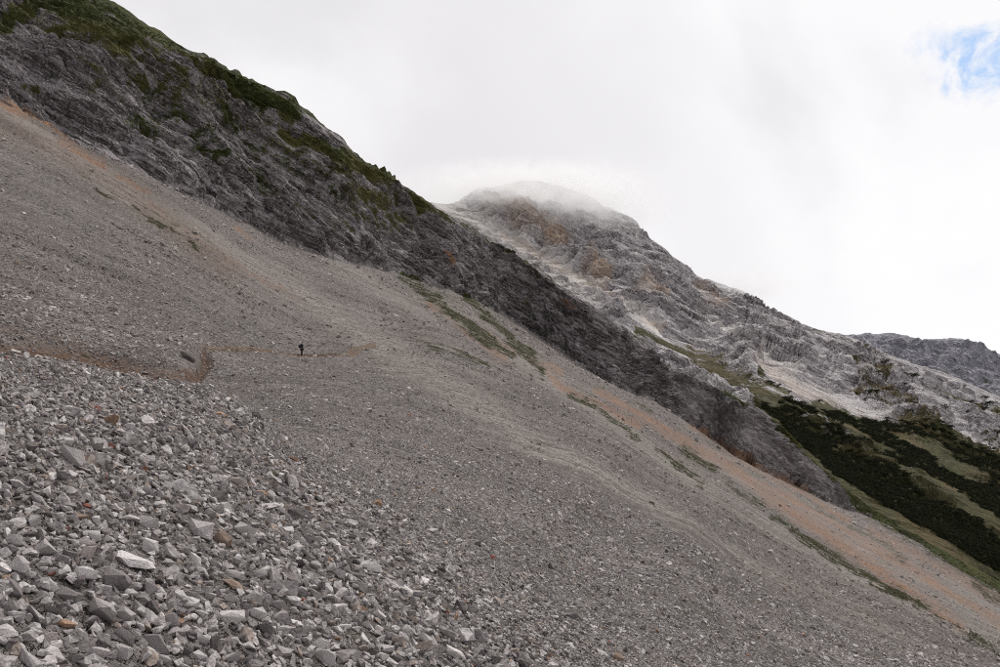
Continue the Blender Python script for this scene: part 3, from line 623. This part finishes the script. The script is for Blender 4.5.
for i, (x, y, s) in enumerate(sorted(cand, key=lambda c: -c[2])):
    r = random.Random(i*7+3)
    cn = r.choices(list(names), wts)[0]; asp = r.uniform(.45, .95); shape = 'flat' if asp < .56 else 'blocky' if asp > .82 else r.choice(('angular', 'jagged', 'uneven'))
    lms = sorted(LM, key=lambda l: math.hypot(l[0]-x, l[1]-y)); lab = None
    for l in lms[:5]:
        sizew = 'big' if s > 17 else 'middling' if s > 12 else 'small'
        dd = math.hypot(l[0]-x, l[1]-y); dist = 'just ' if dd < 16 else '' if dd < 32 else 'some way '
        noun = l[5].replace(' of the photo', '')
        cl = f"{sizew} {cn} {shape} stone {dist}{direction(x-l[0], y-l[1])} the {noun}"
        if cl not in used_labels and len(cl.split()) <= 16: lab = cl; break
    if lab is None: lab = cl+' too'
    place_stone(x, y, s, s*asp, names[cn], 3000+i, lab)
# small stones give way to the single ones
big_xy = np.array([(l[0], l[1], l[2]) for l in LM]+[(a, b, c) for a, b, c in cand])
kp = np.ones(len(xa), bool)
for bx, by, bs in big_xy: kp &= ~((np.abs(xa-bx) < bs*.38) & (np.abs(ya-by) < bs*.26))
xa, ya, Pa, Na, Sa, mpa, moc, stk, stf = [v[kp] for v in (xa, ya, Pa, Na, Sa, mpa, moc, stk, stf)]
k = len(xa)
ci = rng.choice(len(PAL), k, p=PW); moc = moc*np.clip(.6+3.5*stk, 0, 1.5)
tint = PAL[ci]*rng.uniform(.86, 1.24, (k, 1))
soft = np.clip(mpa*.7, 0, .7)[:, None]; tint = tint*(1-soft)+np.array((.37, .325, .285))*soft
soft = np.clip(moc*.7, 0, .7)[:, None]; tint = tint*(1-soft)+np.array((.34, .185, .11))*soft
farw = sstep(Pa[:, 1], 25, 80)[:, None]*.55; tint = tint*(1-farw)+np.array((.242, .213, .197))*farw; tint = tint*np.clip(1+(.95*stk+1.1*stf)*sstep(Pa[:, 1], 25, 80), .6, 1.5)[:, None]
tint = np.concatenate([tint, np.ones((k, 1))], 1)
scl = Sa[:, None]*np.stack([rng.uniform(.85, 1.35, k), rng.uniform(.7, 1.05, k), rng.uniform(.6, 1.1, k)], 1)
gn_instances('scree_stones', variants, Pa+Na*Sa[:, None]*.10, rot_align(Na, .45, rng), scl, rng.integers(0, NV, k), tint, 'countless smaller loose stones covering the scree slope')

# the dark rock sunk in the gravel by the path cut
bm = stone_bm(87, 11, 1.0, 2, .15)
P0, N0 = slope_at([189], [362]); P0 = P0[0]; dd = P0[1]
o = bpy.data.objects.new('boulder', bm_mesh('boulder', bm, M_so)); o.scale = (28*dd/F, 14*dd/F, 8.5*dd/F); o.location = P0+N0[0]*.15
o.rotation_euler = (0, math.radians(34), math.radians(-8)); o.color = (.085, .075, .075, 1); link(o)
tag(o, 'long dark boulder half sunk in brown gravel above the path cut', 'boulder')

# ------------------------------------------------------------------ the footpath
def footpath():
    px = np.arange(206, 376, 2.0); py = np.interp(px, [205, 222, 262, 302, 330, 345, 360, 376], [346, 347, 351, 355.2, 357, 358, 352, 344.5])
    P, Nn = slope_at(px, py)
    for _ in range(3): P[1:-1] = (P[:-2]+P[1:-1]*2+P[2:])/4
    T = np.gradient(P, axis=0); T[:, 2] = 0; T /= np.linalg.norm(T, axis=1, keepdims=True); S = np.stack([-T[:, 1], T[:, 0], T[:, 0]*0], -1)
    n = len(P); V = []; wj = .36+.1*np.sin(np.arange(n)*1.7)
    for off, dz in ((-1.5, -.3), (-1, .05), (0, .035), (1, .06), (1.45, .28), (2.1, .34)):
        q = P+S*(off*wj)[:, None]; q[:, 2] += dz+.02*np.sin(np.arange(n)*2.3+off); V.append(q)
    V = np.stack(V, 1); K = V.shape[1]; idx = np.arange(n*K).reshape(n, K)
    q = np.stack([idx[:-1, :-1], idx[1:, :-1], idx[1:, 1:], idx[:-1, 1:]], -1).reshape(-1, 4)
    m, g = new_mat('trodden_earth'); co = g.n('ShaderNodeTexCoord').outputs['Object']; n1 = g.noise(co, 2.2, 6, .75)
    finish(g, g.mix(g.ramp(n1, .35, .65), rgb(.06, .042, .03), rgb(.16, .12, .09)), .95, bump(g, n1, .8, .15), .1)
    o = link(bpy.data.objects.new('footpath', mesh_np('footpath', V.reshape(-1, 3), q, m, True)))
    tag(o, 'narrow trodden path crossing the scree under the hiker', kind='structure')
footpath()

# ------------------------------------------------------------------ the hiker
def plain(name, col, rough=.85):
    m, g = new_mat(name); co = g.n('ShaderNodeTexCoord').outputs['Object']; n1 = g.noise(co, 22, 4, .6)
    finish(g, g.mix(n1, tuple(c*.8 for c in col)+(1,), tuple(c*1.2 for c in col)+(1,)), rough, bump(g, n1, .3, .01), .2); return m
def skin_obj(name, verts, edges, radii, mat, parent, root=0):
    me = bpy.data.meshes.new(name); me.from_pydata(verts, edges, []); tmp = bpy.data.objects.new(name+'_tmp', me); C.objects.link(tmp)
    md = tmp.modifiers.new('s', 'SKIN'); md.use_smooth_shade = True
    for i, (sv, r) in enumerate(zip(me.skin_vertices[0].data, radii)): sv.radius = r if isinstance(r, tuple) else (r, r); sv.use_root = i == root
    sb = tmp.modifiers.new('b', 'SUBSURF'); sb.levels = 2
    dg = bpy.context.evaluated_depsgraph_get(); out = bpy.data.meshes.new_from_object(tmp.evaluated_get(dg)); out.name = name
    bpy.data.objects.remove(tmp); bpy.data.meshes.remove(me)
    out.materials.clear(); out.materials.append(mat)
    for p in out.polygons: p.use_smooth = True
    return link(bpy.data.objects.new(name, out), parent)
def hiker():
    P, _ = slope_at([302], [355.2]); P = P[0]
    r = bpy.data.objects.new('person', None); link(r); r.location = (P[0], P[1], P[2]+.03); r.rotation_euler = (0, 0, math.radians(-62))
    tag(r, 'lone hiker in black clothes with a backpack standing on the scree path', 'person')
    skin = plain('skin', (.42, .27, .2)); black = plain('black_cloth', (.012, .012, .014)); navy = plain('dark_blue_pack', (.014, .016, .04)); hairm = plain('dark_hair', (.02, .015, .012)); boot = plain('boot_leather', (.03, .022, .016))
    # one continuous figure, facing +Y of its own frame
    v = [(0, 0, .93), (0, .01, 1.15), (0, .02, 1.38), (0, .03, 1.49), (0, .05, 1.58), (0, .06, 1.68),
         (-.1, 0, .88), (-.11, .06, .5), (-.11, .02, .1), (-.11, .13, .04), (.1, 0, .88), (.11, -.03, .49), (.11, -.12, .1), (.11, -.02, .04),
         (-.19, .01, 1.40), (-.25, -.04, 1.12), (-.22, .12, .93), (-.21, .17, .88), (.19, .01, 1.40), (.25, -.02, 1.12), (.23, .14, .95), (.22, .19, .91)]
    e = [(0, 1), (1, 2), (2, 3), (3, 4), (4, 5), (0, 6), (6, 7), (7, 8), (8, 9), (0, 10), (10, 11), (11, 12), (12, 13), (2, 14), (14, 15), (15, 16), (16, 17), (2, 18), (18, 19), (19, 20), (20, 21)]
    rad = [(.16, .12), (.15, .11), (.17, .12), .06, (.075, .09), (.08, .095), .095, .06, .045, .045, .095, .06, .045, .045, .07, .045, .032, .035, .07, .045, .032, .035]
    body = skin_obj('body', v, e, rad, skin, r)
    cl = skin_obj('jacket', [v[i] for i in (0, 1, 2, 14, 15, 16, 18, 19, 20)]+[(0, .02, 1.46)], [(0, 1), (1, 2), (2, 3), (3, 4), (4, 5), (2, 6), (6, 7), (7, 8), (2, 9)], [(.185, .15), (.18, .14), (.195, .15), .09, .065, .05, .09, .065, .05, .075], black, r)
    tr = skin_obj('trousers', [(0, 0, .96)]+[v[i] for i in (6, 7, 8, 10, 11, 12)], [(0, 1), (1, 2), (2, 3), (0, 4), (4, 5), (5, 6)], [(.17, .14), .115, .082, .066, .115, .082, .066], black, r)
    for a, b in ((8, 9), (12, 13)): skin_obj('boot', [v[a], (v[a][0], v[a][1]-.01, .05), (v[b][0], v[b][1]+.03, .04)], [(0, 1), (1, 2)], [.062, .062, .05], boot, r)
    for sx, wr in ((-1, v[17]), (1, v[21])):
        for q, (ox, L) in enumerate(((-.024, .07), (-.008, .082), (.008, .078), (.024, .062))):
            skin_obj('finger', [(wr[0]+ox, wr[1]+.02, wr[2]-.01), (wr[0]+ox, wr[1]+.035, wr[2]-.01-L*.5), (wr[0]+ox, wr[1]+.028, wr[2]-.01-L)], [(0, 1), (1, 2)], [.011, .009, .008], skin, body)
        skin_obj('thumb', [(wr[0]-sx*.02, wr[1]+.02, wr[2]+.01), (wr[0]-sx*.04, wr[1]+.04, wr[2]-.03)], [(0, 1)], [.012, .009], skin, body)
    hr = skin_obj('hair', [(0, .035, 1.60), (0, .03, 1.70), (0, .06, 1.755)], [(0, 1), (1, 2)], [(.07, .06), (.092, .09), (.07, .07)], hairm, r)
    for nm, pts, rd in (('nose', [(0, .145, 1.66), (0, .172, 1.635)], [.012, .018]), ('mouth', [(-.02, .138, 1.60), (.02, .138, 1.60)], [.008, .008])):
        skin_obj(nm, pts, [(0, 1)], rd, skin, body)
    for sx in (-1, 1):
        skin_obj('ear', [(sx*.083, .055, 1.67), (sx*.09, .05, 1.635)], [(0, 1)], [.018, .014], skin, body)
        skin_obj('eye', [(sx*.03, .14, 1.675), (sx*.031, .146, 1.675)], [(0, 1)], [.01, .01], hairm, body)
    bp = skin_obj('backpack', [(0, -.2, 1.0), (0, -.23, 1.2), (0, -.2, 1.42)], [(0, 1), (1, 2)], [(.16, .11), (.18, .13), (.15, .1)], navy, r)
    for sx in (-1, 1): skin_obj('strap', [(sx*.1, -.12, 1.44), (sx*.11, .02, 1.5), (sx*.12, .14, 1.38), (sx*.13, .12, 1.18), (sx*.15, -.06, 1.06)], [(0, 1), (1, 2), (2, 3), (3, 4)], [.02]*5, navy, bp)
hiker()

# ------------------------------------------------------------------ mountain pines
def pine_material():
    m, g = new_mat('pine_needles'); co = g.n('ShaderNodeTexCoord').outputs['Object']; n1 = g.noise(co, 5, 4, .6)
    finish(g, g.mix(g.ramp(n1, .35, .65), rgb(.008, .010, .005), rgb(.028, .034, .014)), .9, None, .1); return m
M_pine = pine_material(); M_wood = plain('pine_wood', (.06, .045, .035))
def pine_mesh(seed, leaves=150):
    """low spreading shrub about 1 wide: needle tufts through a flattened, lumpy crown"""
    r = np.random.default_rng(seed); V = []; Fq = []
    lobes = r.uniform(-.3, .3, (6, 3))*[1, 1, .4]+[0, 0, .25]; lr = r.uniform(.17, .32, 6)
    for _ in range(leaves):
        k = r.integers(6); d = r.normal(0, 1, 3); d /= np.linalg.norm(d); d[2] = abs(d[2])*.9-.1
        c = lobes[k]+d*lr[k]*r.uniform(.6, 1.05); c[2] = max(c[2], .0)
        t = d+r.normal(0, .5, 3); t /= np.linalg.norm(t); s_ = np.cross(t, r.normal(0, 1, 3)); s_ /= np.linalg.norm(s_); L = r.uniform(.07, .13)
        b = len(V); V += [c-s_*L*.45, c+s_*L*.45, c+t*L+s_*L*.12, c+t*L-s_*L*.12]; Fq.append((b, b+1, b+2, b+3))
    return mesh_np('crown', np.array(V), np.array(Fq), M_pine, False)
pine_crowns = [pine_mesh(50+i) for i in range(5)]
def stems_mesh():
    bm = bmesh.new()
    for k in range(4):
        a = k*1.6; top = Vector((math.cos(a)*.22, math.sin(a)*.22, .3)); q = top.to_track_quat('Z', 'Y').to_matrix().to_4x4()
        bmesh.ops.create_cone(bm, segments=5, radius1=.03, radius2=.012, depth=top.length, matrix=Matrix.Translation(top*.5)@q, cap_ends=True)
    return bm_mesh('stem', bm, M_wood)
stem = stems_mesh()
PINES = [(764, 406, 7), (790, 402, 8), (800, 406, 9), (808, 409, 7), (835, 424, 12), (842, 427, 8), (812, 376, 5), (772, 384, 8), (778, 388, 6), (868, 398, 8), (874, 402, 9), (882, 372, 7), (890, 377, 8), (901, 383, 6), (910, 385, 8), (917, 390, 7), (933, 398, 7), (944, 403, 6), (887, 409, 7),
    (896, 414, 8), (908, 421, 7), (855, 399, 5), (864, 406, 5), (922, 430, 7), (957, 440, 9), (966, 443, 8), (978, 447, 8), (987, 452, 9), (948, 438, 6), (935, 434, 5), (838, 444, 8), (846, 447, 9), (858, 452, 12), (867, 455, 8), (875, 458, 6), (970, 405, 8), (985, 410, 9), (980, 418, 7), (993, 426, 9), (976, 429, 6), (995, 440, 8),
    (895, 462, 8), (905, 457, 6), (923, 470, 7), (870, 482, 5), (985, 402, 6), (962, 390, 4), (956, 398, 5), (905, 371, 4), (923, 381, 4), (828, 387, 4), (790, 393, 5), (820, 402, 5), (883, 391, 5), (913, 402, 6), (941, 418, 6), (926, 411, 5), (899, 398, 5), (952, 426, 6), (964, 417, 5)]
def where_pine(x, y):
    if y < 400: return 'on grey rock under the distant mountain' if x > 860 else 'above the pale scree fan'
    if x < 850 and y < 430: return 'at the head of the thicket'
    if x < 900 and y >= 440: return 'on the grass above the long thicket'
    if x > 955 and y < 435: return 'at the right edge of the photo'
    if y > 430: return 'beside the bright turf'
    return 'on rock above the upper thicket'
ordw = ['first', 'second', 'third', 'fourth', 'fifth', 'sixth', 'seventh', 'eighth', 'ninth', 'tenth', 'eleventh', 'twelfth', 'thirteenth', 'fourteenth', 'fifteenth', 'sixteenth', 'seventeenth', 'eighteenth', 'nineteenth', 'twentieth']
cnt = {}
for i, (x, y, wp) in enumerate(sorted(PINES)):
    P, Nn = mtn_at([x], [y+wp*.2]); P = P[0]; W = wp*P[1]/F*1.35
    r = bpy.data.objects.new('mountain_pine', None); link(r); r.location = P; r.scale = (W, W, W*.85); r.rotation_euler = (0, math.radians(14), i*1.3)
    wh = where_pine(x, y); cnt[wh] = cnt.get(wh, 0)+1
    tag(r, f'dark mountain pine {wh}, {ordw[cnt[wh]-1]} from the left', 'shrub', 'mountain pines scattered over the far slope')
    c = bpy.data.objects.new('crown', pine_crowns[i % 5]); link(c, r); s_ = bpy.data.objects.new('stem', stem); link(s_, r)
# the closed thickets
pc = bpy.data.collections.new('pine_shapes')
for i, m in enumerate(pine_crowns): pc.objects.link(bpy.data.objects.new('pine_shape_%d' % i, m))
TH = [(1, (764, 408, 2), (785, 420, 6), (805, 436, 10), (845, 465, 14), (888, 492, 14), (932, 520, 14), (965, 538, 14), (1000, 559, 14), (1090, 606, 16)), (1, (823, 413, 2), (856, 425, 4), (880, 438, 5), (907, 452, 6), (931, 464, 5)), (1, (862, 424, 3), (900, 432, 4), (940, 442, 5), (955, 455, 5)),
    (1, (958, 456, 7), (1000, 477, 11), (1080, 505, 14)), (1, (925, 470, 5), (960, 486, 6), (1005, 500, 8), (1080, 530, 8)), (1, (884, 460, 3), (916, 470, 4)), (1, (964, 494, 4), (1000, 512, 7)), (.9, (781, 405, 2), (811, 419, 3))]
rng = np.random.default_rng(9)
tx = rng.uniform(760, 1090, 44000); ty = rng.uniform(400, 620, 44000)
ok = (polymask(tx, ty, TH, 1.8, 12) > .5) & (ty < np.interp(tx, xs, yt)+14); tx, ty = tx[ok], ty[ok]
P_, N_ = mtn_at(tx, ty); k = len(tx); print('thicket', k)
sp = rng.uniform(3.8, 7.0, k)*P_[:, 1]/F
rt = np.stack([rng.uniform(-.1, .1, k), rng.uniform(.0, .4, k), rng.uniform(0, 6.28, k)], 1)
gn_instances('pine_thicket', pc, P_, rt, np.stack([sp, sp, sp*.8], 1), rng.integers(0, 5, k), np.ones((k, 4)), 'dark closed thicket of mountain pine along the gully and on the far slope')

# ------------------------------------------------------------------ turf: tussocks over the green patches
M_turf, g = new_mat('turf'); co = g.n('ShaderNodeTexCoord').outputs['Object']; tn = g.n('ShaderNodeAttribute', attribute_name='tint', attribute_type='INSTANCER').outputs['Color']
finish(g, tn, .9, None, .1)
def tuft_mesh(seed, blades=26):
    r = np.random.default_rng(seed); V = []; Fq = []
    for _ in range(blades):
        a = r.uniform(0, 6.28); b0 = np.array([math.cos(a), math.sin(a), 0])*r.uniform(0, .38); L = r.uniform(.25, .5); dr = np.array([math.cos(a)*.6, math.sin(a)*.6, 1.0]); dr /= np.linalg.norm(dr); s_ = np.array([-math.sin(a), math.cos(a), 0])*.1
        b = len(V); V += [b0-s_, b0+s_, b0+dr*L]; Fq.append((b, b+1, b+2))
    return mesh_np('tuft', np.array(V), np.array(Fq), M_turf, False)
tcx = bpy.data.collections.new('tuft_shapes')
for i in range(4): tcx.objects.link(bpy.data.objects.new('tuft_shape_%d' % i, tuft_mesh(70+i)))
tx = rng.uniform(-20, 1020, 220000); ty = rng.uniform(-10, 665, 220000)
ok = (ty > np.interp(tx, xs, yt)+1); tx, ty = tx[ok], ty[ok]
mk = polymask(tx, ty, GRASS, 6, 3); fq = np.stack([(tx*.87+ty*.5)/22, (-tx*.5+ty*.87)/5, tx*0], -1); mk = mk*.9+.9*fbm(fq, 4, .65, seed=90); ok = rng.uniform(0, 1, len(tx)) < np.clip((mk-.5)*1.5, 0, .8); tx, ty = tx[ok], ty[ok]
P_, N_ = slope_at(tx, ty); ok = np.abs(N_[:, 2]) > .5; P_, N_ = P_[ok], N_[ok]; k = len(P_); print('tufts', k)
sp = rng.uniform(1.1, 2.5, k)*P_[:, 1]/F
tt = np.array((.048, .053, .016))*rng.uniform(.6, 1.5, (k, 1)); tt[:, 0] *= rng.uniform(.8, 1.35, k)
gn_instances('grass', tcx, P_, np.stack([rng.uniform(-.2, .2, k), rng.uniform(.1, .6, k), rng.uniform(0, 6.28, k)], 1), np.stack([sp*1.3, sp*1.3, sp*.8], 1), rng.integers(0, 4, k), np.concatenate([tt, np.ones((k, 1))], 1), 'short dark green turf growing in patches on the ridge and scree')

# ------------------------------------------------------------------ cloud round the summit
def cloud(name, x, y, Y, rx, ry, rz, dens, seed, label, thr=.42, nscale=2.2):
    bm = bmesh.new(); bmesh.ops.create_icosphere(bm, subdivisions=3, radius=1.0)
    m = bpy.data.materials.new(name); m.use_nodes = True; g = NT(m.node_tree); co = g.n('ShaderNodeTexCoord').outputs['Object']
    mp = g.n('ShaderNodeVectorMath', {0: co, 1: (seed*1.7, seed*.9, seed*2.3)}, operation='ADD').outputs[0]
    sc3 = g.n('ShaderNodeVectorMath', {0: mp, 1: (rx/rz, ry/rz, 1.0)}, operation='MULTIPLY').outputs[0]
    n1 = g.noise(sc3, nscale*.6, 5, .58, .2); ln = g.n('ShaderNodeVectorMath', {0: co}, operation='LENGTH').outputs[1]
    fall = g.ramp(ln, 1.0, .25)
    dn = g.math('MULTIPLY', g.math('MULTIPLY', g.ramp(n1, thr, thr+.3), fall), dens)
    v = g.n('ShaderNodeVolumePrincipled', {'Color': rgb(.935, .935, .94), 'Density': dn, 'Anisotropy': .25}); g.n('ShaderNodeOutputMaterial', {1: v.outputs[0]})
    o = bpy.data.objects.new(name, bm_mesh(name, bm, m, True)); o.scale = (rx, ry, rz); o.location = unproj(np.array(x), np.array(y), np.array(float(Y))); link(o)
    tag(o, label, kind='stuff')
    return o
cloud('cloud', 522, 190, 1480, 320, 220, 58, .015, 1.0, 'grey white cloud wrapped round the mountain summit', .34, 3.2)
cloud('cloud', 598, 210, 1420, 180, 130, 58, .013, 2.0, 'thin wisp of cloud on the shoulder right of the summit', .40, 3.0)
cloud('cloud', 742, 285, 1450, 120, 90, 40, .013, 3.0, 'small cloud wisp on the lower skyline', .36)
